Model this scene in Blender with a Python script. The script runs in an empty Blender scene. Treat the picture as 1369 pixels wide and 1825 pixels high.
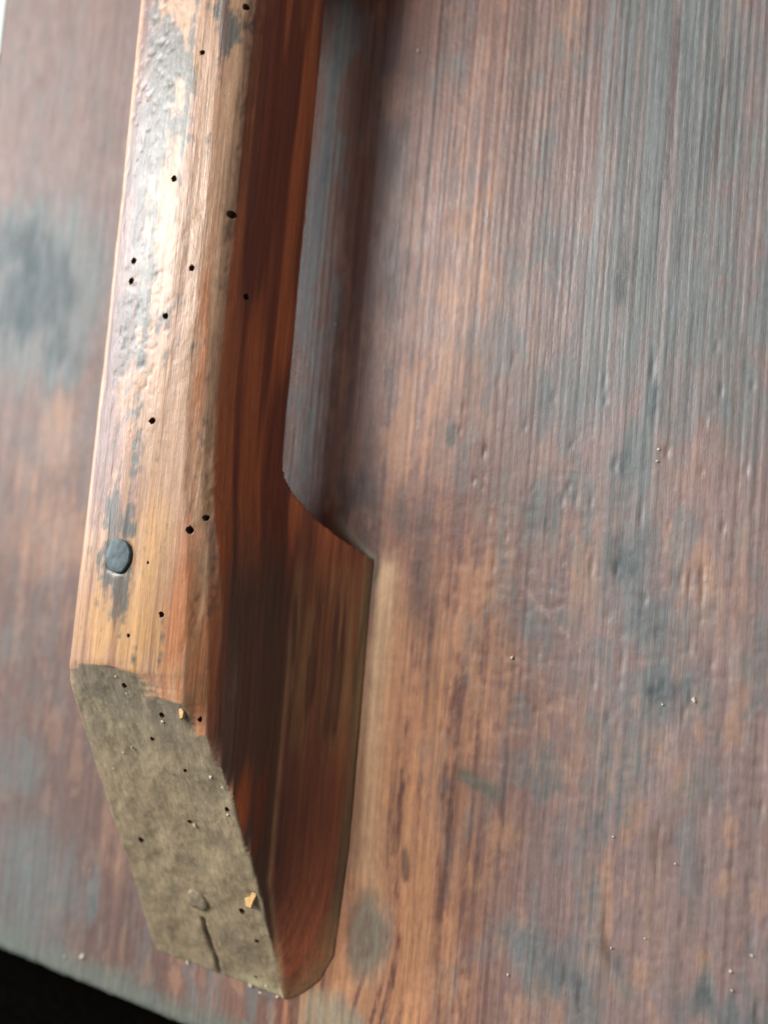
import bpy, bmesh, math
import numpy as np
from mathutils import Vector, Matrix

# ------------------------------------------------------------------ camera
PXW, PXH, FPX = 1369.0, 1825.0, 1400.0
def camera_frame(tx, ty, roll, dist):
    tx, ty, roll = map(math.radians, (tx, ty, roll))
    f = np.array([-math.tan(tx), math.tan(ty), -1.0]); f /= np.linalg.norm(f)
    r = np.cross(f, [0, 1, 0]); r /= np.linalg.norm(r); u = np.cross(r, f)
    c, s = math.cos(roll), math.sin(roll)
    return -f * dist, c * r + s * u, -s * r + c * u, f
CAM, RIGHT, UP, FWD = camera_frame(25, 3, 5, 0.28)
def at(px, py, z=0.0):
    """photo pixel -> point on the horizontal plane z (metres)"""
    d = FWD * FPX + RIGHT * (px - PXW / 2) - UP * (py - PXH / 2)
    return CAM + d * ((z - CAM[2]) / d[2])

sc = bpy.context.scene
col = sc.collection
cd = bpy.data.cameras.new('camera')
cam = bpy.data.objects.new('camera', cd); col.objects.link(cam)
cam.matrix_world = Matrix(((RIGHT[0], UP[0], -FWD[0], CAM[0]), (RIGHT[1], UP[1], -FWD[1], CAM[1]),
                           (RIGHT[2], UP[2], -FWD[2], CAM[2]), (0, 0, 0, 1)))
cd.sensor_fit = 'VERTICAL'; cd.sensor_height = 24; cd.lens = 24 * FPX / PXH
cd.clip_start = 0.01; cd.clip_end = 50
cd.dof.use_dof = True; cd.dof.focus_distance = 0.247; cd.dof.aperture_fstop = 2.8
sc.camera = cam

# ------------------------------------------------------------------ light
w = bpy.data.worlds.new('World'); sc.world = w; w.use_nodes = True
bg = w.node_tree.nodes['Background']; bg.inputs[0].default_value = (0.92, 0.96, 1.0, 1); bg.inputs[1].default_value = 0.19
def area(name, direction, dist, sx, sy, power, colour):
    l = bpy.data.lights.new(name, 'AREA'); l.shape = 'RECTANGLE'; l.size = sx; l.size_y = sy
    l.energy = power; l.color = colour
    o = bpy.data.objects.new(name, l); col.objects.link(o)
    d = Vector(direction).normalized(); o.location = d * dist
    o.rotation_euler = d.to_track_quat('Z', 'Y').to_euler()
    return o
area('window_light', (-0.55, 0.42, 0.79), 1.6, 0.48, 0.60, 28.0, (1.0, 0.98, 0.95))
area('low_fill_light', (-0.42, 0.12, 0.222), 0.95, 0.60, 0.09, 7.8, (0.96, 0.98, 1.0))  # fill lamp added low at left to light the strip under the grip
area('overhead_fill_light', (-0.30, 0.22, 1.0), 1.4, 0.5, 0.7, 2.2, (0.95, 0.98, 1.0))  # weak fill lamp added overhead for haze on the right of the board
sc.view_settings.view_transform = 'Standard'; sc.view_settings.look = 'None'
sc.view_settings.exposure = 0.2; sc.view_settings.gamma = 1.0

# ------------------------------------------------------------------ numpy helpers
def vnoise(x, y, seed):
    rng = np.random.default_rng(seed); tab = rng.random((256, 256)).astype(np.float32)
    xi = np.floor(x).astype(np.int64); yi = np.floor(y).astype(np.int64)
    fx = (x - xi).astype(np.float32); fy = (y - yi).astype(np.float32)
    fx = fx * fx * (3 - 2 * fx); fy = fy * fy * (3 - 2 * fy)
    a = tab[xi & 255, yi & 255]; b = tab[(xi + 1) & 255, yi & 255]
    c = tab[xi & 255, (yi + 1) & 255]; d = tab[(xi + 1) & 255, (yi + 1) & 255]
    return (a * (1 - fx) + b * fx) * (1 - fy) + (c * (1 - fx) + d * fx) * fy
def fbm(x, y, seed, octv=4, gain=0.55):
    s = 0; amp = 1; tot = 0
    for k in range(octv):
        s = s + amp * vnoise(x * 2 ** k + 17 * k, y * 2 ** k + 31 * k, seed + k); tot += amp; amp *= gain
    return s / tot
def sstep(a, b, v):
    t = np.clip((v - a) / (b - a), 0, 1); return t * t * (3 - 2 * t)
def lin(r, g, b):
    v = np.array([r, g, b]) / 255.0
    return np.where(v <= 0.04045, v / 12.92, ((v + 0.055) / 1.055) ** 2.4)
def mix(c, colour, m):
    return c + (np.asarray(colour) - c) * m[:, None]

def blob_mask(X, Y, blobs, z, seed, warp=1.0):
    """stains, plus painted light and shade, listed as photo pixels (x, y, rx, ry, weight), laid on the plane z in millimetres"""
    wx = X + warp * 9 * (fbm(X / 7, Y / 22, seed, 4) - .5); wy = Y + warp * 30 * (fbm(X / 5, Y / 25, seed + 9, 4) - .5)
    out = np.zeros_like(X)
    for (px, py, rx, ry, wt) in blobs:
        p = at(px, py, z) * 1000; q = at(px + rx, py, z) * 1000; r = at(px, py + ry, z) * 1000
        ax = max(abs(q[0] - p[0]), .3); ay = max(abs(r[1] - p[1]), .3)
        d = ((wx - p[0]) / ax) ** 2 + ((wy - p[1]) / ay) ** 2
        out = np.maximum(out, wt * np.exp(-0.7 * d))
    return out

# ------------------------------------------------------------------ materials
def wood_material(name, rough=0.5, spec=0.45, grain=(900, 26), grain_amt=0.45, bump=0.25, pit=0.4):
    """colour from the 'stain' attribute of the wood, with fine procedural grain, pores and relief"""
    m = bpy.data.materials.new(name); m.use_nodes = True
    nt = m.node_tree; N = nt.nodes; L = nt.links; b = N['Principled BSDF']
    att = N.new('ShaderNodeAttribute'); att.attribute_name = 'stain'
    ro = N.new('ShaderNodeAttribute'); ro.attribute_name = 'gloss'
    tc = N.new('ShaderNodeTexCoord')
    def mapped(scale):
        mp = N.new('ShaderNodeMapping'); mp.inputs['Scale'].default_value = scale
        L.new(tc.outputs['Object'], mp.inputs[0]); return mp
    def noise(scale_vec, detail=4, rough=0.6, dist=0.0):
        n = N.new('ShaderNodeTexNoise'); n.inputs['Scale'].default_value = 1; n.inputs['Detail'].default_value = detail
        n.inputs['Roughness'].default_value = rough; n.inputs['Distortion'].default_value = dist
        L.new(mapped(scale_vec).outputs[0], n.inputs[0]); return n
    def ramp(src, lo, hi, a, c):
        r = N.new('ShaderNodeMapRange'); r.inputs[1].default_value = lo; r.inputs[2].default_value = hi
        r.inputs[3].default_value = a; r.inputs[4].default_value = c; L.new(src, r.inputs[0]); return r.outputs[0]
    def math_(op, a, c):
        n = N.new('ShaderNodeMath'); n.operation = op
        for k, v in enumerate((a, c)):
            if isinstance(v, (int, float)): n.inputs[k].default_value = v
            else: L.new(v, n.inputs[k])
        return n.outputs[0]
    g1 = noise((grain[0], grain[1], grain[0]), 3, 0.6, 0.3)
    g2 = noise((grain[0] * 3.1, grain[1] * 5, grain[0] * 3.1), 3, 0.7)
    g3 = noise((700, 420, 700), 5, 0.7)
    gm = math_('MULTIPLY', ramp(g1.outputs[0], .3, .7, 1 - grain_amt, 1 + grain_amt), ramp(g2.outputs[0], .3, .7, 1 - grain_amt * .5, 1 + grain_amt * .5))
    gm = math_('MULTIPLY', gm, ramp(g3.outputs[0], .3, .7, 1 - pit * .16, 1 + pit * .16))
    mx = N.new('ShaderNodeMix'); mx.data_type = 'RGBA'; mx.blend_type = 'MULTIPLY'; mx.inputs[0].default_value = 1
    cb = N.new('ShaderNodeCombineColor')
    for k in range(3): L.new(gm, cb.inputs[k])
    L.new(att.outputs['Color'], mx.inputs[6]); L.new(cb.outputs[0], mx.inputs[7])
    L.new(mx.outputs[2], b.inputs['Base Color'])
    rr = math_('ADD', math_('MULTIPLY', ro.outputs['Fac'], 1.0), ramp(g2.outputs[0], .3, .7, -.08, .08))
    rr = math_('ADD', rr, rough - 0.5)
    L.new(rr, b.inputs['Roughness'])
    b.inputs['Specular IOR Level'].default_value = spec
    h = math_('ADD', math_('MULTIPLY', g1.outputs[0], .7), math_('MULTIPLY', g2.outputs[0], .35))
    h = math_('ADD', h, math_('MULTIPLY', g3.outputs[0], pit))
    bp = N.new('ShaderNodeBump'); bp.inputs['Strength'].default_value = bump; bp.inputs['Distance'].default_value = 0.0006
    L.new(h, bp.inputs['Height']); L.new(bp.outputs[0], b.inputs['Normal'])
    return m
def plain_material(name, colour, rough=0.8, spec=0.3, scale=600, amt=0.3, metallic=0.0, bump=0.3):
    m = bpy.data.materials.new(name); m.use_nodes = True
    N = m.node_tree.nodes; L = m.node_tree.links; b = N['Principled BSDF']
    tc = N.new('ShaderNodeTexCoord'); n = N.new('ShaderNodeTexNoise'); n.inputs['Scale'].default_value = scale; n.inputs['Detail'].default_value = 5
    L.new(tc.outputs['Object'], n.inputs[0])
    r = N.new('ShaderNodeValToRGB'); c = np.array(colour)
    r.color_ramp.elements[0].position = .3; r.color_ramp.elements[1].position = .7
    r.color_ramp.elements[0].color = (*np.clip(c * (1 - amt), 0, 1), 1); r.color_ramp.elements[1].color = (*np.clip(c * (1 + amt), 0, 1), 1)
    L.new(n.outputs[0], r.inputs[0]); L.new(r.outputs[0], b.inputs['Base Color'])
    b.inputs['Roughness'].default_value = rough; b.inputs['Specular IOR Level'].default_value = spec; b.inputs['Metallic'].default_value = metallic
    bp = N.new('ShaderNodeBump'); bp.inputs['Strength'].default_value = bump; bp.inputs['Distance'].default_value = 0.0004
    L.new(n.outputs[0], bp.inputs['Height']); L.new(bp.outputs[0], b.inputs['Normal'])
    return m

def mesh_np(name, verts, faces):
    me = bpy.data.meshes.new(name)
    nv, nf = len(verts), len(faces); k = faces.shape[1]
    me.vertices.add(nv); me.vertices.foreach_set('co', np.asarray(verts, np.float32).ravel())
    me.loops.add(nf * k); me.loops.foreach_set('vertex_index', faces.astype(np.int32).ravel())
    me.polygons.add(nf); me.polygons.foreach_set('loop_start', np.arange(0, nf * k, k, dtype=np.int32))
    me.polygons.foreach_set('loop_total', np.full(nf, k, np.int32))
    me.update(calc_edges=True); me.validate()
    return me
def set_attrs(me, rgb, gloss):
    a = me.attributes.new('stain', 'FLOAT_COLOR', 'POINT')
    a.data.foreach_set('color', np.concatenate([np.clip(rgb, 0.002, 1), np.ones((len(rgb), 1))], 1).astype(np.float32).ravel())
    g = me.attributes.new('gloss', 'FLOAT', 'POINT'); g.data.foreach_set('value', gloss.astype(np.float32))
def smooth(me):
    me.polygons.foreach_set('use_smooth', np.ones(len(me.polygons), bool)); me.update()
def add(name, me, mat, parent=None):
    o = bpy.data.objects.new(name, me); col.objects.link(o); me.materials.clear(); me.materials.append(mat)
    if parent: o.parent = parent
    return o

# ------------------------------------------------------------------ setting
EDGE_Y = -200.5      # mm, end of the board towards the viewer's feet
LEFT_X, RIGHT_X, SEAM_X, FAR_Y = -231.5, 195.0, 66.0, 396.0
THICK = 24.0
def sheet(name, x0, x1, y0, y1, z0, z1, mat):
    bm = bmesh.new(); bmesh.ops.create_cube(bm, size=1)
    for v in bm.verts:
        v.co = Vector(((x0 + x1) / 2 + v.co.x * (x1 - x0), (y0 + y1) / 2 + v.co.y * (y1 - y0), (z0 + z1) / 2 + v.co.z * (z1 - z0)))
    me = bpy.data.meshes.new(name); bm.to_mesh(me); bm.free()
    o = add(name, me, mat); o['kind'] = 'structure'; return o
sheet('floor', -1.0, 1.0, -1.0, 1.2, -0.05, -THICK / 1000 - 0.0005, plain_material('black_cloth', (.0022, .0018, .0014), 1.0, 0.0, 300, .3))
sheet('pale_ledge', -0.60, -0.2335, 0.215, 0.9, -0.0235, -0.0015, plain_material('pale_paint', (.55, .66, .62), .6, .3, 40, .05))

# ------------------------------------------------------------------ the board
board = bpy.data.objects.new('wooden_board', None); col.objects.link(board)
board.location = (-.05, .1, -THICK / 1000); board.empty_display_size = 0.05
board['label'] = 'old stained brown plank board with a thick arched wooden handle nailed on'
board['category'] = 'wooden board'
BOARD_INV = Matrix.Translation(-Vector(board.location))

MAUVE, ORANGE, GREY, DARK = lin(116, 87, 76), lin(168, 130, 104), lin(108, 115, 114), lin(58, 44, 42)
PALE, TEAL, RED = lin(186, 150, 116), lin(62, 76, 80), lin(128, 76, 56)
GREY_B = [(1190, 180, 120, 300, .7), (1110, 470, 70, 170, .8), (1010, 690, 90, 80, .7), (1165, 720, 10, 100, 1), (1120, 840, 40, 70, 1), (960, 900, 40, 70, .7),
          (1120, 1000, 60, 90, .9), (1150, 1110, 80, 90, .8), (1180, 1240, 90, 60, .9), (950, 1100, 70, 60, .6), (1130, 1330, 80, 60, .6), (1000, 1745, 75, 70, 1), (930, 1690, 50, 60, .7),
          (1290, 1790, 120, 50, .9), (1240, 1420, 70, 50, .6), (1340, 1150, 50, 120, .5), (800, 130, 80, 80, .5), (1340, 700, 60, 200, .5), (880, 900, 40, 60, .4),
          (60, 520, 110, 150, 1.4), (30, 430, 60, 70, 1.4), (100, 620, 60, 60, 1.2), (50, 1580, 120, 180, .85), (30, 1370, 80, 90, .7), (15, 1150, 60, 60, .6), (95, 1250, 60, 60, .5), (170, 1000, 20, 120, .6),
          (160, 1600, 14, 50, 1), (650, 1670, 40, 80, .8), (620, 1800, 70, 40, .6), (545, 780, 24, 150, .8), (598, 120, 20, 300, 1), (560, 420, 20, 220, 1),  # last ones here paint in the lit strip under the grip
          (1220, 560, 60, 100, .6), (1050, 1180, 60, 40, .5), (1260, 1560, 60, 60, .4), (1100, 1780, 60, 50, .6), (840, 1720, 50, 60, .4)]
ORANGE_B = [(720, 790, 50, 120, .9), (790, 600, 60, 140, .7), (850, 470, 60, 220, .6), (850, 1060, 55, 120, .9), (690, 1250, 40, 320, .9), (760, 1340, 45, 260, .9), (730, 1600, 55, 260, 1), (770, 1720, 40, 120, .9),
            (1040, 950, 45, 140, .8), (1250, 1010, 22, 80, 1), (1080, 1620, 30, 60, .9), (1075, 1550, 14, 60, .8), (1320, 1090, 40, 110, .7), (1000, 1270, 50, 50, .7), (1000, 1370, 40, 60, .7), (880, 1480, 14, 90, .8),
            (1010, 60, 40, 100, .8), (1000, 160, 40, 60, .6), (1220, 1390, 26, 40, .9), (1290, 1560, 20, 30, .9), (1255, 1735, 16, 24, 1), (1150, 1740, 22, 28, .9), (990, 1790, 14, 50, .8), (900, 1700, 14, 30, .7),
            (100, 770, 34, 90, 1), (90, 950, 80, 90, .7), (60, 850, 50, 60, .6), (200, 1500, 40, 90, .5), (90, 1290, 26, 30, .6), (1240, 760, 50, 100, .5), (1290, 820, 40, 100, .5), (1260, 300, 14, 200, .6), (690, 620, 26, 60, .5), (910, 1200, 30, 90, .6)]
DARK_B = [(640, 875, 34, 40, .9), (690, 60, 40, 60, .6), (695, 280, 30, 110, .8), (690, 480, 16, 110, .8), (740, 1010, 28, 150, .8), (725, 930, 40, 60, .7), (840, 560, 8, 200, .5), (700, 120, 60, 160, .5), (770, 1150, 12, 200, .6), (712, 1540, 7, 20, 1),  # first patch paints the shade in the pocket by the arch foot
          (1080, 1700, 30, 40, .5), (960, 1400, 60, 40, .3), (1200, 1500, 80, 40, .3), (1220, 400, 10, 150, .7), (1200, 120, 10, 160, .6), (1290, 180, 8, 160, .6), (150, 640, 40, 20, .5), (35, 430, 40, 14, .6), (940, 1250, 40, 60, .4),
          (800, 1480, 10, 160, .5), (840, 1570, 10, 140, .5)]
def streak(X, Y, a, b, wpx, seed):
    p, q = at(*a) * 1000, at(*b) * 1000; wmm = wpx * .19
    d = np.array([q[0] - p[0], q[1] - p[1]]); L = np.linalg.norm(d); d /= L
    u = (X - p[0]) * d[0] + (Y - p[1]) * d[1]; v = -(X - p[0]) * d[1] + (Y - p[1]) * d[0]
    v = v + 1.5 * (fbm(X / 4, Y / 4, seed) - .5)
    return np.exp(-(v / wmm) ** 2) * sstep(-2, 3, u) * (1 - sstep(L - 3, L + 2, u))

RW = .6
def board_colour(X, Y, seed):
    n = len(X)
    kx, ky = at(652, 1670)[:2] * 1000          # grain swerves round the knot at the toe of the handle
    X0 = X; X = X - 6.0 * np.exp(-((Y - ky) / 24) ** 2) * np.exp(-((X - kx - 4) / 13) ** 2)
    flow = fbm(X / 1.7, Y / 95, seed + 17, 3)
    big = fbm(X / 26, Y / 60, seed, 4); fine = fbm(X / 1.9, Y / 110, seed + 3, 3); mot = fbm(X / 5, Y / 13, seed + 7, 5)
    mot2 = fbm(X / 7, Y / 17, seed + 13, 5); spk = fbm(X / 1.8, Y / 3.6, seed + 11, 4)
    low = sstep(40, -60, Y)             # the lower half is patchier, the upper half streakier
    warm = sstep(48 + 26 * low, 4 + 10 * low, X + 14 * (big - .5)) * sstep(-30, -20, X)
    c = np.tile(MAUVE, (n, 1)); c = mix(c, lin(130, 109, 104), sstep(25, 70, X)); c = mix(c, lin(96, 74, 67), sstep(-60, -90, X)); c = mix(c, RED, warm * .6)  # right base greyed partly as painted haze, left base darkened to offset lamps
    c = c * (0.8 + 0.4 * fine[:, None])
    c = mix(c, lin(80, 48, 42), warm * sstep(.47, .62, flow) * .65)
    soft = 1 - .6 * sstep(-60, -95, X)
    nz = lambda a_, b_, c_: soft * (a_ * (mot - .5) + b_ * (fine - .5) + c_ * (spk - .5))
    # rubbed, lighter wood
    of = blob_mask(X, Y, ORANGE_B, 0, seed + 20, .7) + nz(1.3, .9, .5) + .10 * low
    o = sstep(.22, 1.0, of)
    o = np.maximum(o, .8 * sstep(.56, .70, mot2 + .25 * (spk - .5) + .12 * (fine - .5)) * (.4 + .6 * low) * soft)
    c = mix(c, lin(172, 122, 88) * warm[:, None] + ORANGE * .9 * (1 - warm[:, None]), o * (.62 + .2 * warm))
    c = mix(c, lin(178, 128, 90), warm * sstep(.54, .40, flow) * sstep(0, -50, Y) * .55)
    # grey-green weathering; haze at right and lit strip under grip painted in
    gf = blob_mask(X, Y, GREY_B, 0, seed + 30, .7) + nz(.85, .6, .45) + .12 * sstep(30, 60, X0)
    gf0 = gf; gf = gf + .42 * sstep(65.6, 66.4, X0) * sstep(0, 80, Y)
    g = sstep(.28, .85, gf)
    g = np.maximum(g, .7 * sstep(.55, .66, fbm(X / 9, Y / 20, seed + 15, 5) + .2 * (spk - .5)) * (1 - .8 * warm) * soft)
    g = g * (1 - .45 * sstep(.52, .66, fine)) * (1 - .3 * low * sstep(.5, .62, spk))
    c = mix(c, GREY * .82, g * .88)
    deep = sstep(.85, 1.35, gf0)
    c = mix(c, TEAL * .8, deep * .9)
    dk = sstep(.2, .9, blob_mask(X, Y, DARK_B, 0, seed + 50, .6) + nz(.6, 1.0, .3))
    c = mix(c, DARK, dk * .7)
    # growth lines running with the grain, strong towards the far end
    wob = X + 3 * (fbm(X / 60, Y / 300, seed + 60, 2) - .5)
    ring = RW * (.5 + .5 * np.sin(wob * 2 * math.pi / 2.3 + 6 * fbm(X / 9, Y / 400, seed + 61, 2))) + (1 - RW) * sstep(.3, .7, fbm(wob / 1.5, Y / 240, seed + 63, 3))
    ramt = (.35 + .65 * sstep(-8, 4, X)) * (.16 + .42 * sstep(-40, 60, Y)) * (.2 + 1.4 * fbm(X / 14, Y / 40, seed + 62, 3))
    c = c * (1 - ramt * (ring - .35))[:, None]
    # worn pale band beside the handle foot, knot at its toe, grubby border at the end of the board
    bx = X - 3.5 - .8 * np.sin(Y / 30)
    band = np.exp(-(bx / 3.6) ** 2) * sstep(-172, -150, Y) * (1 - sstep(-22, -12, Y))
    c = mix(c, PALE * 1.2, np.clip(band * (.5 + .9 * fine), 0, 1) * (.55 + .45 * sstep(-120, -40, Y)))
    X = X0
    kr = np.sqrt(((X - kx) / 8) ** 2 + ((Y - ky) / 17) ** 2) + .5 * (fbm(X / 4, Y / 6, seed + 70) - .5)
    c = mix(c, lin(104, 100, 88) * .85 * (.95 + .22 * np.sin(kr * 11 + 3 * mot))[:, None], (1 - sstep(.6, 1.2, kr)) * .75)
    dd = np.hypot((X + 4) / 13, (Y + 178) / 10) + .7 * (fbm(X / 5, Y / 5, seed + 75) - .5)
    c = mix(c, lin(138, 128, 106), (1 - sstep(.4, 1.4, dd)) * .75)
    e = sstep(16, 3, Y - EDGE_Y + 9 * (fbm(X / 12, Y / 6, seed + 80) - .5))
    c = mix(c, lin(96, 104, 95), e * .8)
    c = mix(c, lin(80, 84, 74), np.clip(streak(X, Y, (815, 1375), (900, 1425), 15, 90) * (.5 + mot), 0, 1) * .8)
    c = mix(c, lin(190, 160, 150), np.clip(streak(X, Y, (930, 1045), (1045, 1170), 4, 91) * (mot > .42), 0, 1) * .28)
    c = mix(c, lin(128, 122, 104), np.clip(streak(X, Y, (600, 925), (668, 1000), 7, 92), 0, 1) * .8)
    c = mix(c, lin(70, 68, 48), np.clip(streak(X, Y, (676, 985), (668, 1040), 4, 93), 0, 1) * .8)
    sx, sy = at(805, 775)[:2] * 1000
    c = mix(c, lin(60, 53, 40), (1 - sstep(.6, 1.1, np.hypot((X - sx) / 3.0, (Y - sy) / 5.0) + .7 * (fbm(X / 2, Y / 2, 95) - .5))) * .95)
    c = c * (.86 + .28 * spk)[:, None] * (.9 + .2 * fbm(X / .9, Y / 60, seed + 99, 2))[:, None]
    gloss = .34 - .06 * sstep(30, 70, X) + .22 * sstep(-60, -90, X) + .16 * mot + .08 * g + .06 * low
    return c, gloss

PIT_PX = [(1190, 805), (1215, 1030), (1110, 1180), (1060, 1215), (1232, 1245), (1143, 915), (1085, 1280), (1230, 1150), (1165, 655), (1290, 940), (1100, 1015), (1055, 1010), (960, 1165), (1360, 1440), (1230, 1040), (1150, 1070), (1253, 1020), (1253, 1055)]
def make_plank(x0, x1, seed, rounded_left):
    xs = np.concatenate([np.arange(x0, min(x1, 140), .62), np.arange(max(x0, 140), x1, 3)]) if x1 > 140 else np.arange(x0, x1, .62)
    xs = np.append(xs, x1) if xs[-1] < x1 - .2 else np.append(xs[:-1], x1)
    ys = np.concatenate([np.arange(EDGE_Y, 262, 1.05), np.arange(262, FAR_Y, 4), [FAR_Y]])
    nx, ny = len(xs), len(ys)
    X, Y = np.meshgrid(xs, ys, indexing='ij'); X = X.ravel(); Y = Y.ravel()
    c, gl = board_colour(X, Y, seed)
    wob = X + 3 * (fbm(X / 60, Y / 300, seed + 60, 2) - .5)
    ring = RW * (.5 + .5 * np.sin(wob * 2 * math.pi / 2.3 + 6 * fbm(X / 9, Y / 400, seed + 61, 2))) + (1 - RW) * sstep(.3, .7, fbm(wob / 1.5, Y / 240, seed + 63, 3))
    Z = .9 * (fbm(X / 60, Y / 90, seed + 100, 3) - .5) - .09 * ring * (.2 + sstep(-40, 60, Y)) + .16 * (fbm(X / 1.6, Y / 150, seed + 101, 3) - .5)
    Z += .22 * (fbm(X / 3.2, Y / 3, seed + 102, 4) - .5) * sstep(60, -40, Y)
    cr = fbm(X / 5, Y / 1.6, seed + 103, 3); Z -= .16 * sstep(.62, .72, cr) * sstep(60, -40, Y) * sstep(20, 50, X)
    rr_ = np.random.default_rng(77)
    for _ in range(130):
        u_, v_ = rr_.uniform(20, 135), rr_.uniform(-190, 60); m_ = (np.abs(X - u_) < 3) & (np.abs(Y - v_) < 9)
        Z[m_] -= rr_.uniform(.15, .5) * np.exp(-((X[m_] - u_) / .55) ** 2 - ((Y[m_] - v_) / rr_.uniform(.7, 2.6)) ** 2)
    for k, (px, py) in enumerate(PIT_PX):
        p = at(px, py) * 1000
        Z -= .5 * np.exp(-(((X - p[0]) / .6) ** 2 + ((Y - p[1]) / (1.6 + (k % 3))) ** 2))
    sj = np.exp(-((X - SEAM_X) / .55) ** 2) * sstep(-10, 90, Y) * (.3 + .9 * fbm(X * 0 + 3, Y / 14, 140, 3))
    Z -= .08 * sj
    # worn, slightly eased edges all round
    for d, r in ((Y - EDGE_Y + 1.2 * (fbm(X / 6, Y * 0, seed + 110) - .5), 3.0),) + (((X - x0, 2.0),) if rounded_left else ()):
        t = np.clip(1 - d / r, 0, 1); Z -= (r * .55) * t * t
    Yj = Y + np.where(Y < EDGE_Y + .01, 1.0 * (fbm(X / 5, X * 0, seed + 120, 4) - .5), 0)
    top = np.stack([X, Yj, Z], 1) / 1000
    I = np.arange(nx * ny).reshape(nx, ny)
    F = np.stack([I[:-1, :-1], I[1:, :-1], I[1:, 1:], I[:-1, 1:]], -1).reshape(-1, 4)
    rim = np.concatenate([I[:, 0], I[-1, 1:], I[-2::-1, -1], I[0, -2:0:-1]])
    low = top[rim].copy(); low[:, 2] = -THICK / 1000
    J = np.arange(len(rim)) + nx * ny; J2 = np.roll(J, -1); K = J + len(rim); K2 = np.roll(K, -1)
    F = np.concatenate([F, np.stack([K, J, J2, K2], 1)])
    cidx = [np.where(rim == I[a, b])[0][0] + nx * ny for a, b in ((0, 0), (0, -1), (-1, -1), (-1, 0))]
    F = np.concatenate([F, np.array([cidx])])
    V = np.concatenate([top, low, top[rim]]) - np.array(board.location)
    me = mesh_np('plank', V, F)
    set_attrs(me, np.concatenate([c, c[rim], c[rim]]), np.concatenate([gl, gl[rim], gl[rim]]))
    smooth(me)
    fl = np.ones(len(me.polygons), bool); fl[(nx - 1) * (ny - 1):] = False
    me.polygons.foreach_set('use_smooth', fl); me.update()
    return me
BOARD_MAT = wood_material('weathered_board', .5, .5, (620, 24), .17, .30, .6)
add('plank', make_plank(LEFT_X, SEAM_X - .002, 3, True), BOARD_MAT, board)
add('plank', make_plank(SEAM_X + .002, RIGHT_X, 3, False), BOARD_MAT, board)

# ------------------------------------------------------------------ the handle
MID_Y = 98.0                            # the arch is symmetric about this line
def end_plane(y):                       # the sawn slope of each foot
    yy = MID_Y - abs(y - MID_Y); return 57.5 * (yy + 176.5) / 116.5
def section(y):
    yy = MID_Y - abs(y - MID_Y)
    rx = np.interp(yy, [-176, -80, -55, -20, 0, 30, 98], [-27, -28.5, -30, -32.5, -36, -38.5, -38.5])
    qx = np.interp(yy, [-176, -130, -60, -15, 10, 98], [-22.5, -21.5, -21.5, -23.5, -27.5, -27.0])
    qz = np.interp(yy, [-178, -150, -128, -20, 10, 98], [0.5, 11, 19.5, 20, 26, 26])
    bx = np.interp(yy, [-177, -172, -166, -156, -120, 98], [-21, -14.5, -8.5, -4, -2.2, -2.6])
    lx = np.interp(yy, [-176, -60, 98], [-81.5, -86.0, -85.0])
    P = [(lx + 1.5, -.6), (lx + .6, 20), (lx, 50), (lx + .2, 54.0), (lx + 2.4, 56.8), (lx + 8, 58.2), (lx + 20, 58.8), (lx + 30, 58.2), (rx - 8, 56.2), (rx - 2.4, 53.6), (rx, 51.2),
         ((rx * 2 + qx) / 3 + .6, (51 * 2 + qz) / 3), ((rx + qx * 2) / 3 + .4, (51 + qz * 2) / 3), (qx, qz), (qx * .5 + bx * .5 - .4, qz * .5 - .2), (bx, .1), (bx - .2, -.6)]
    fr = np.interp(yy, [-60, -10], [1, 0])
    P[8] = (P[8][0], P[8][1] - 1.4 * fr); P[9] = (P[9][0], P[9][1] - 3.8 * fr); P[10] = (P[10][0] + .4 * fr, P[10][1] - 6.2 * fr)
    zl = max(end_plane(y), .15)
    k = len(P)
    out = []
    for i, (x, z) in enumerate(P):
        out.append((x, min(z, zl) if i < 13 else min(z, max(zl, qz) if i == 13 else z)))
    return out
ys = sorted(set(np.round(np.concatenate([np.arange(-176, 373, 2.0), [-58.5, -60, -61]]), 2)))
V = []; F = []
for y in ys: V += [(x, y, z) for x, z in section(y)]
k = len(section(0.))
for i in range(len(ys) - 1):
    for j in range(k): F.append((i * k + j, i * k + (j + 1) % k, (i + 1) * k + (j + 1) % k, (i + 1) * k + j))
F.append(tuple(range(k - 1, -1, -1))); F.append(tuple((len(ys) - 1) * k + j for j in range(k)))
me = bpy.data.meshes.new('handle_solid'); me.from_pydata([tuple(np.array(v) / 1000) for v in V], [], F)
bm = bmesh.new(); bm.from_mesh(me); bmesh.ops.recalc_face_normals(bm, faces=bm.faces); bm.to_mesh(me); bm.free()
solid = bpy.data.objects.new('handle_solid', me); col.objects.link(solid)
# arched opening under the grip
prof = [(-19.0, -3), (-17.0, .2), (-14.5, 3.2), (-11.2, 8.0), (-6.5, 13.5), (-1.5, 18.5), (3.5, 22.5), (8.5, 25.2), (15, 26), (60, 26.5)]
prof = prof + [(2 * MID_Y - y, z) for y, z in prof[::-1]]
V = [(20, y, z) for y, z in prof] + [(-31, y, z) for y, z in prof] + [(-110, y, z + (6 if z > 20 else 0)) for y, z in prof]
n = len(prof); F = [tuple(range(n))[::-1], tuple(range(2 * n, 3 * n))]
for s in (0, n):
    for j in range(n): F.append((s + j, s + (j + 1) % n, s + n + (j + 1) % n, s + n + j))
mc = bpy.data.meshes.new('arch_cut'); mc.from_pydata([tuple(np.array(v) / 1000) for v in V], [], F)
bm = bmesh.new(); bm.from_mesh(mc); bmesh.ops.triangulate(bm, faces=bm.faces); bmesh.ops.recalc_face_normals(bm, faces=bm.faces); bm.to_mesh(mc); bm.free()
cut = bpy.data.objects.new('arch_cut', mc); col.objects.link(cut)
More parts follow.
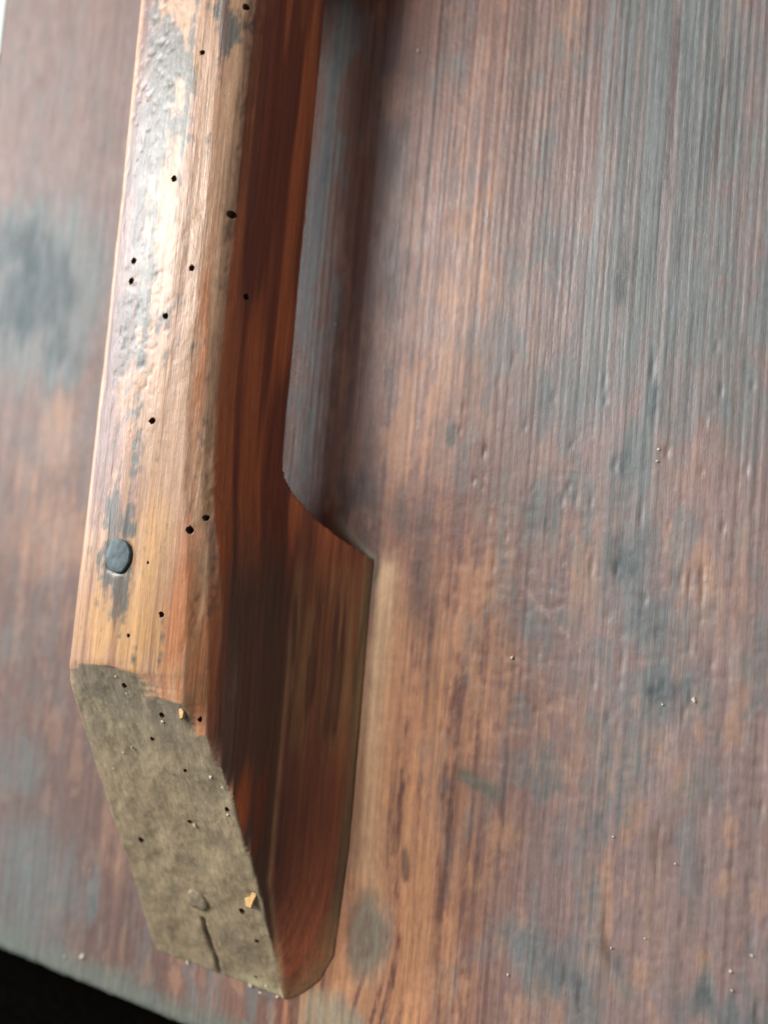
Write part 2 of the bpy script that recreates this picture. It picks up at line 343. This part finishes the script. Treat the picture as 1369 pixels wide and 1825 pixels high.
def apply_modifiers(o):
    dg = bpy.context.evaluated_depsgraph_get(); dg.update()
    m = bpy.data.meshes.new_from_object(o.evaluated_get(dg)); o.modifiers.clear(); return m
b = solid.modifiers.new('arch', 'BOOLEAN'); b.object = cut; b.operation = 'DIFFERENCE'; b.solver = 'EXACT'
r = solid.modifiers.new('remesh', 'REMESH'); r.mode = 'VOXEL'; r.voxel_size = 0.00062; r.adaptivity = 0
hm = apply_modifiers(solid)
bpy.data.objects.remove(solid); bpy.data.objects.remove(cut)
nv = len(hm.vertices); co = np.empty(nv * 3, np.float32); hm.vertices.foreach_get('co', co); co = co.reshape(-1, 3) * 1000.0
no = np.empty(nv * 3, np.float32); hm.vertices.foreach_get('normal', no); no = no.reshape(-1, 3)
X, Y, Z = co[:, 0].astype(float), co[:, 1].astype(float), co[:, 2].astype(float)
Ym = MID_Y - np.abs(Y - MID_Y)
plane = 57.5 * (Ym + 176.5) / 116.5
yslope = np.where(Y < MID_Y, -no[:, 1], no[:, 1])
END = sstep(2.2, .8, np.abs(Z - plane)) * sstep(.28, .4, yslope) * sstep(-52, -58, Ym) * sstep(.3, .6, no[:, 2]) * sstep(-20.5, -23, X)
TOP = sstep(44, 50, Z) * sstep(.35, .75, no[:, 2]) * (1 - END)
TOP = np.maximum(TOP, sstep(.2, .6, -no[:, 0]) * sstep(50, 54, Z) * (1 - END))
SIDE = (1 - END) * (1 - TOP)
NAIL = at(211, 990, .058) * 1000
# ---- relief
D = .4 * (fbm(X / 9, Y / 40, 201, 3) - .5) + .18 * (fbm((X + Z) / 1.6, Y / 20, 202, 3) - .5)
D += END * 1.8 * (fbm(X / 13, Y / 13, 208, 3) - .5)
D += END * (.7 * (fbm(X / 8, Y / 8, 203, 4) - .5) + .16 * (fbm(X / 1.8, Y / 1.8, 204, 3) - .5))
rn = np.hypot(X - NAIL[0], Y - NAIL[1]) + .5 * (fbm(X / 2, Y / 2, 209) - .5)
D -= TOP * .5 * np.exp(-((rn - 5.6) / .5) ** 2) * sstep(-3, 3, X - NAIL[0] - Y + NAIL[1])
D += SIDE * .22 * (fbm((58 - Z) / .9, Y / 70, 215, 3) - .5)
D -= TOP * .22 * sstep(.52, .7, fbm(X / 1.8, Y / 3, 216, 4)) * blob_mask(X, Y, [(270, 200, 45, 260, 1), (250, 540, 50, 180, 1)], .0575, 217)
D += TOP * .22 * (fbm(X / 3, Y / 5, 205, 4) - .5) * sstep(40, -20, np.abs(Y - 60) - 40)
arris = np.exp(-((X + 37) / 4) ** 2) * sstep(47, 50, Z)
D -= arris * .3 * sstep(.55, .8, fbm(X / 3, Y / 9, 206, 4))
def seg(a, bq, zf, wmm, seed):
    za, zb = zf
    p, q = at(*a, za / 1000) * 1000, at(*bq, zb / 1000) * 1000
    d = q[:2] - p[:2]; L = np.linalg.norm(d); d /= L
    u = (X - p[0]) * d[0] + (Y - p[1]) * d[1]; v = -(X - p[0]) * d[1] + (Y - p[1]) * d[0] + 1.2 * (fbm(X / 4, Y / 4, seed) - .5)
    return np.exp(-(v / wmm) ** 2) * sstep(-1, 1, u) * (1 - sstep(L - 1, L + 1, u)), v
ck, cv = seg((356, 1640), (388, 1757), (14, 2), .7, 207)
D -= END * ck * 2.2
lip = END * sstep(0, -1, cv) * sstep(-142, -148, Y)     # the sliver right of the split stands a little proud
D += lip * 0.0
co2 = co + no * D[:, None]
# ---- colour
PE, TAN, RB, RBD, DUST = lin(202, 158, 124), lin(206, 158, 106), lin(190, 100, 56), lin(126, 62, 40), lin(146, 131, 109)
fine = fbm((X + .4 * Z) / 1.6, Y / 45, 210, 4); mid = fbm((X + .4 * Z) / 4, Y / 60, 211, 3); mot = fbm(X / 4, Y / 6, 212, 5)
mot3 = fbm(X / 1.6, Y / 2.2, 213, 4)
zt = .0575
T_GREY = [(295, 120, 42, 60, 1.3), (275, 225, 42, 60, 1.4), (262, 290, 34, 50, 1.3), (255, 370, 20, 60, .8), (256, 470, 30, 70, .9), (240, 560, 44, 60, .95), (232, 630, 36, 40, .85), (270, 160, 26, 200, .8), (395, 20, 40, 30, .9), (212, 930, 18, 60, 1), (212, 1040, 20, 50, .9),
          (212, 990, 34, 40, .9), (300, 80, 40, 40, .55), (225, 690, 14, 90, .45), (240, 800, 16, 90, .5)]
T_MAUVE = [(200, 620, 26, 200, .9), (232, 400, 24, 160, .9), (270, 60, 40, 70, .6), (190, 800, 34, 120, .9), (270, 600, 14, 100, .5), (165, 900, 14, 80, .5), (400, 450, 22, 260, .6), (245, 860, 14, 90, .5), (375, 900, 16, 80, .6)]
T_TAN = [(200, 1110, 120, 60, 1), (265, 1000, 40, 160, .7), (160, 1000, 24, 100, .6), (330, 60, 10, 80, .6), (282, 310, 14, 30, 1), (255, 1150, 60, 40, 1), (345, 110, 14, 30, .8), (330, 400, 30, 120, .2)]
T_ORANGE = [(356, 620, 9, 260, .8), (330, 1080, 26, 140, 1), (345, 1200, 30, 140, 1.1), (310, 1060, 8, 220, .7), (318, 900, 6, 120, .6), (375, 1120, 10, 160, .9)]
ct = np.tile(PE * .70, (nv, 1)) * (.78 + .44 * fine)[:, None]
tn = (mot - .5) * 1.1 + (fine - .5) * 1.0 + (mot3 - .5) * .5
ct = mix(ct, TAN * .78, sstep(.2, .8, blob_mask(X, Y, T_TAN, zt, 220, .5) + tn * .6) * .9)
ct = mix(ct, lin(122, 92, 83), sstep(.2, .7, blob_mask(X, Y, T_MAUVE, zt, 221, .5) + tn * .8) * .85)
ct = mix(ct, lin(172, 110, 72), sstep(.3, .85, blob_mask(X, Y, T_ORANGE, zt - .002, 222, .3) + (fine - .5) * 1.2) * .9)
ct = mix(ct, lin(76, 81, 77), sstep(.22, .65, blob_mask(X, Y, T_GREY, zt, 223, .6) + tn) * .9)
ct = mix(ct, lin(40, 36, 32), np.exp(-((rn - 5.5) / .6) ** 2) * (.15 + .7 * sstep(-3, 3, X - NAIL[0] - Y + NAIL[1])))  # dark rim stain; heavier lower right paints the nail's shadow
ct = mix(ct, lin(120, 76, 62), sstep(.62, .75, fbm(X / 1.3, Y / 80, 224, 3)) * .4)
ct = mix(ct, lin(120, 98, 66), arris * sstep(.5, .7, fbm(X / 2, Y / 5, 225)) * .5)
lxv = np.interp(Ym, [-176, -60, 98], [-81.5, -86.0, -85.0])
lb = X - lxv
ct = mix(ct, lin(112, 84, 77), sstep(4.2, 4.8, lb) * (1 - sstep(8, 13, lb + 6 * (mot - .5))) * (.35 + .5 * sstep(-20, 20, Y)) * (.6 + .6 * fine))
ct = mix(ct, lin(168, 136, 110), sstep(4.7, 4.1, lb) * (.7 + .3 * fine))          # highlight painted along the left arris
S = 58 - Z                                                             # distance down the side
sf = fbm(S / 4.5, Y / 110, 230, 3); sf2 = fbm(S / 1.2, Y / 70, 231, 3); sf3 = fbm(S / 2.2, Y / 120, 232, 3)
cs = mix(np.tile(RB, (nv, 1)), RBD, sstep(.42, .62, sf)) * (.8 + .4 * sf2)[:, None]
cs = mix(cs, lin(172, 96, 52), sstep(.56, .75, sf3) * .55)
foot = sstep(5, -35, Y)
qz = np.interp(Ym, [-178, -150, -128, -20, 10, 98], [0.5, 11, 19.5, 20, 26, 26])
up = sstep(-.5, 1.5, Z - qz) * foot
cs = mix(cs, lin(88, 66, 54) * (.75 + .5 * fbm(S / 1.5, Y / 40, 236, 3))[:, None], up * sstep(49, 44, Z) * sstep(.2, .5, fbm(S / 6, Y / 50, 233, 4) + .25 * sstep(-110, -40, Y)) * .92)
skirt = sstep(.5, -1.0, Z - qz) * foot
cs = mix(cs, lin(118, 62, 38) * (.75 + .5 * sf2)[:, None], skirt * .8)
so = skirt * sstep(-105, -60, Y + 20 * (mot - .5)) * sstep(-12, -26, Y) * (.25 + .75 * sstep(.42, .6, fbm(S / 2.2, Y / 80, 234, 4)))
cs = mix(cs, lin(158, 112, 68), so * .75)
cs = mix(cs, lin(84, 44, 28), skirt * sstep(.54, .66, fbm(S / 3, Y / 60, 237, 4)) * .7)
cs = mix(cs, lin(176, 134, 98), np.exp(-((Z - qz - .2) / .8) ** 2) * sstep(-25, -60, Y) * (.3 + .7 * fbm(Y / 9, Z * 0, 235)))
cs = mix(cs, lin(112, 96, 62), skirt * sstep(4, 1.0, Z + 3 * (mot - .5)) * .5)
cs = mix(cs, lin(126, 120, 100), sstep(10, 2, Z) * sstep(.3, .7, no[:, 1]) * .8)
ce = np.tile(DUST * .85, (nv, 1)) * (.88 + .24 * fbm(X / 9, Y / 12, 240, 3))[:, None]
ce = mix(ce, lin(128, 120, 108) * .75, sstep(-104, -72, Y + 14 * (mot - .5)) * .85)
ce = mix(ce, lin(148, 136, 114), sstep(.48, .64, fbm(X / 11, Y / 16, 241, 3)) * .45)
ce = mix(ce, lin(98, 90, 80), sstep(.54, .7, fbm(X / 7, Y / 9, 242, 3)) * .4)
ce = mix(ce, lin(176, 164, 138), (sstep(.64, .74, fbm(X / 1.8, Y / 2.4, 243, 3))) * .18)
ce = mix(ce, lin(62, 52, 42), ck * .8)
ce = mix(ce, lin(178, 174, 142), sstep(-168, -175, Y + 4 * (mot - .5)) * sstep(-52, -36, X) * .6)
ce = ce * np.array([1.04, .99, .86])
rgb = ct * TOP[:, None] + cs * SIDE[:, None] + ce * END[:, None]
gl = .29 * TOP + .44 * SIDE + .95 * END + .14 * mot * TOP + .12 * sf2 * SIDE
hm.vertices.foreach_set('co', ((co2 / 1000) - np.array(board.location)).astype(np.float32).ravel())
set_attrs(hm, rgb, gl); hm.update(); smooth(hm)
HANDLE_MAT = wood_material('worn_handle_wood', .5, .5, (700, 20), .20, .38, .45)
handle = add('handle', hm, HANDLE_MAT, board)
handle['label'] = 'thick arched handle with pale worn top and reddish brown side'

# ---- woodworm holes bored into the handle
TOPZ = lambda x: np.interp(x, [-84, -75, -63, -53, -46, -41, -38], [56.5, 58.2, 58.8, 58.2, 56.4, 53.8, 51.5])
HOLES = [(309, 318, 1.0), (411, 381, 1.15), (239, 465, .95), (234, 501, 1.0), (340, 477, .85), (294, 563, .9), (271, 750, 1.0), (344, 945, 1.05), (359, 92, .8), (438, 12, .9), (288, 1095, .8), (228, 1133, .5), (262, 1003, .4), (372, 924, .8)]
SIDE_HOLES = [(439, 529, 1.0), (352, 1279, .8)]
END_HOLES = [(222, 1222, .9), (288, 1275, .9), (273, 1316, .7), (331, 1373, .6), (338, 1465, .9), (252, 1497, 1.2), (405, 1443, .8), (432, 1624, 1.1), (458, 1678, .8), (456, 1742, .6)]
bm = bmesh.new()
hrng = np.random.default_rng(12)
def bore(p, n, rmm, depth=5.0):
    q = Vector(n).to_track_quat('Z', 'Y').to_matrix().to_4x4()
    M = Matrix.Translation(Vector(p) / 1000) @ q
    vs_ = bmesh.ops.create_cone(bm, cap_ends=True, segments=10, radius1=rmm * 1.0 / 1000, radius2=rmm * 1.2 / 1000, depth=depth / 1000, matrix=M)['verts']
    for v_ in vs_: v_.co += Vector(hrng.normal(0, .13 * rmm / 1000, 3))
def hit(px, py, zfun):
    z = 50.
    for _ in range(30):
        p = at(px, py, z / 1000) * 1000; z = zfun(p)
    return at(px, py, z / 1000) * 1000
for (px, py, r) in HOLES: bore(hit(px, py, lambda p: TOPZ(p[0])), (.1, 0, 1), r, 6)
for (px, py, r) in END_HOLES: bore(hit(px, py, lambda p: end_plane(p[1]) * .5 + .5 * p[2]), (.1, -.42, 1), r, 5)
for (px, py, r) in SIDE_HOLES: bore(hit(px, py, lambda p: .5 * p[2] + .5 * np.interp(p[0], [-38, -27], [51, 26])) if py < 1000 else at(px, py, .049) * 1000, (.9, 0, .4), r, 6)
hc = bpy.data.meshes.new('borer'); bm.to_mesh(hc); bm.free()
set_attrs(hc, np.tile([.02, .011, .007], (len(hc.vertices), 1)), np.full(len(hc.vertices), .9))
borer = bpy.data.objects.new('borer', hc); col.objects.link(borer); borer.parent = None
borer.location = -Vector(board.location)
tmp = bpy.data.objects.new('tmp', hm); col.objects.link(tmp)
b = tmp.modifiers.new('holes', 'BOOLEAN'); b.object = borer; b.operation = 'DIFFERENCE'; b.solver = 'EXACT'
hm2 = apply_modifiers(tmp)
key = lambda m_: (lambda a_: (m_.vertices.foreach_get('co', a_), np.round(a_.reshape(-1, 3) * 1e6).astype(np.int64))[1])(np.empty(len(m_.vertices) * 3, np.float32))
pack = lambda k_: (k_[:, 0] + 2000000) * 10 ** 14 // 10 ** 7 * 10 ** 7 + (k_[:, 1] + 2000000) * 7919 + k_[:, 2]
new = ~np.isin(pack(key(hm2)), pack(key(hm)))
for nm, prop, val in (('stain', 'color', [.13, .07, .042, 1]), ('gloss', 'value', [.95])):
    a_ = hm2.attributes[nm]; v_ = np.empty(len(hm2.vertices) * len(val), np.float32); a_.data.foreach_get(prop, v_)
    v_ = v_.reshape(-1, len(val)); g_ = np.empty(len(hm2.vertices), np.float32)
    if nm == 'stain': hm2.attributes['gloss'].data.foreach_get('value', g_); inner = new & (np.abs(g_ - .9) < .02) | new & (g_ < .02); rim_ = new & ~inner
    v_[inner] = val; v_[rim_] = v_[rim_] * .55 if nm == 'stain' else .9; a_.data.foreach_set(prop, v_.ravel())
bpy.data.objects.remove(tmp); bpy.data.objects.remove(borer)
hm2.polygons.foreach_set('material_index', np.zeros(len(hm2.polygons), np.int32)); handle.data = hm2; hm2.materials.clear(); hm2.materials.append(HANDLE_MAT)

# ---- nail, peg and splinters on the handle
IRON = plain_material('dull_iron', lin(84, 96, 99), .75, .4, 420, .35, 0.0, .8)
def disc(name, p, n, r, h, mat, seed, dome=.25):
    rng = np.random.default_rng(seed); bm = bmesh.new(); seg_ = 22; rings = []
    for rr, z in ((1.0, -2.0), (1.0, h * .75), (.94, h), (.6, h + dome * .6), (.25, h + dome)):
        ring = []
        for i in range(seg_):
            a_ = 2 * math.pi * i / seg_; q = r * rr * (1 + .05 * math.sin(2 * a_ + seed) + .04 * rng.standard_normal() * (rr > .9))
            ring.append(bm.verts.new((q * math.cos(a_) / 1000, q * math.sin(a_) / 1000, (z + .035 * rng.standard_normal()) / 1000)))
        rings.append(ring)
    for a_, c_ in zip(rings[:-1], rings[1:]):
        for i in range(seg_): bm.faces.new((a_[i], a_[(i + 1) % seg_], c_[(i + 1) % seg_], c_[i]))
    bm.faces.new(rings[-1]); bm.faces.new(rings[0][::-1])
    m = bpy.data.meshes.new(name); bm.to_mesh(m); bm.free(); smooth(m)
    o = add(name, m, mat, handle)
    o.location = Vector(np.array(p) / 1000) - Vector(board.location); o.rotation_euler = Vector(n).to_track_quat('Z', 'Y').to_euler()
    return o
pn = hit(211, 990, lambda p: TOPZ(p[0]))
nail = disc('nail', pn, (0, 0, 1), 5.2, .7, IRON, 5, .08)
nail['label'] = 'dull grey iron nail head on the pale top'
PEGM = plain_material('dusty_peg', DUST * .85, .95, .1, 700, .35, 0, .6)
pp = hit(352, 1603, lambda p: end_plane(p[1]) * .5 + .5 * p[2])
disc('peg', pp, (.08, -.42, 1), 4.2, .7, PEGM, 9, .2)
FRESH = plain_material('fresh_splinter', lin(200, 160, 108), .7, .3, 900, .2)
def splinter(pts, z0, h):
    bm = bmesh.new(); P = [at(px, py, z0 / 1000) for px, py in pts]
    a_ = [bm.verts.new(Vector(p) - Vector(board.location)) for p in P]; c = sum((Vector(p) for p in P), Vector()) / len(P)
    b_ = [bm.verts.new((Vector(p) * .75 + c * .25) + Vector((.0002, 0, h / 1000)) - Vector(board.location)) for p in P]
    nn = len(P); bm.faces.new(b_)
    for i in range(nn): bm.faces.new((a_[i], a_[(i + 1) % nn], b_[(i + 1) % nn], b_[i]))
    bm.faces.new(a_[::-1]); bmesh.ops.recalc_face_normals(bm, faces=bm.faces)
    m = bpy.data.meshes.new('splinter'); bm.to_mesh(m); bm.free()
    o = add('splinter', m, FRESH, handle); o['label'] = 'pale yellow freshly broken splinter'; return o
splinter([(320, 1262), (326, 1258), (331, 1266), (329, 1280), (323, 1283)], 52.5, 1.2)
splinter([(436, 1600), (446, 1598), (455, 1580), (463, 1582), (462, 1592), (455, 1604), (450, 1620), (440, 1616)], 20.0, 1.6)

# ---- pale grit lying on the wood: uncountable crumbs, one part
rng = np.random.default_rng(4)
bm = bmesh.new()
def crumb(p, r):
    M = Matrix.Translation(Vector(p) - Vector(board.location)) @ Matrix.Rotation(rng.random() * 6, 4, 'Z') @ Matrix.Diagonal((r, r * rng.uniform(.5, 1.3), r * .35, 1))
    vs = bmesh.ops.create_icosphere(bm, subdivisions=1, radius=1, matrix=M)['verts']
    for v in vs: v.co += Vector(rng.normal(0, .22 * r, 3))
for (px, py, r) in [(1175, 800, .7), (1172, 822, .6), (912, 1172, .6), (1093, 1492, .6), (1237, 1247, .9), (1180, 1255, .7), (905, 1737, .6), (1090, 1690, .5), (1150, 1672, .4), (1303, 1732, .7), (1305, 1765, .6), (1340, 1702, .5), (145, 1705, 1.4), (115, 1705, .8),
                    (500, 421, .5), (598, 578, .7), (745, 90, .9), (1205, 1540, .5)]:
    crumb(at(px, py, .0003), r * .8 / 1000)
for (px, py, r) in [(206, 1205, .5), (226, 1235, .6), (235, 1332, .8), (220, 1340, .5), (203, 1368, .7), (290, 1285, .8), (375, 1383, .7), (398, 1402, .7), (406, 1450, .7), (346, 1470, .9), (335, 1714, .9), (463, 1768, 1.6), (475, 1755, .8), (447, 1755, 1.0), (430, 1762, .8), (392, 1680, .5), (495, 1775, .8)]:
    p = hit(px, py, lambda p: end_plane(p[1]) * .5 + .5 * p[2]); crumb((p + np.array([0, -.2, .25])) / 1000, r * .75 / 1000)
for _ in range(10):
    crumb((rng.uniform(-.22, .15), rng.uniform(-.195, .24), .0003), abs(rng.normal(.00014, .00008)))
m = bpy.data.meshes.new('grit'); bm.to_mesh(m); bm.free()
g = add('grit', m, plain_material('pale_grit', lin(182, 172, 152), .8, .3, 900, .2), board); g['kind'] = 'stuff'
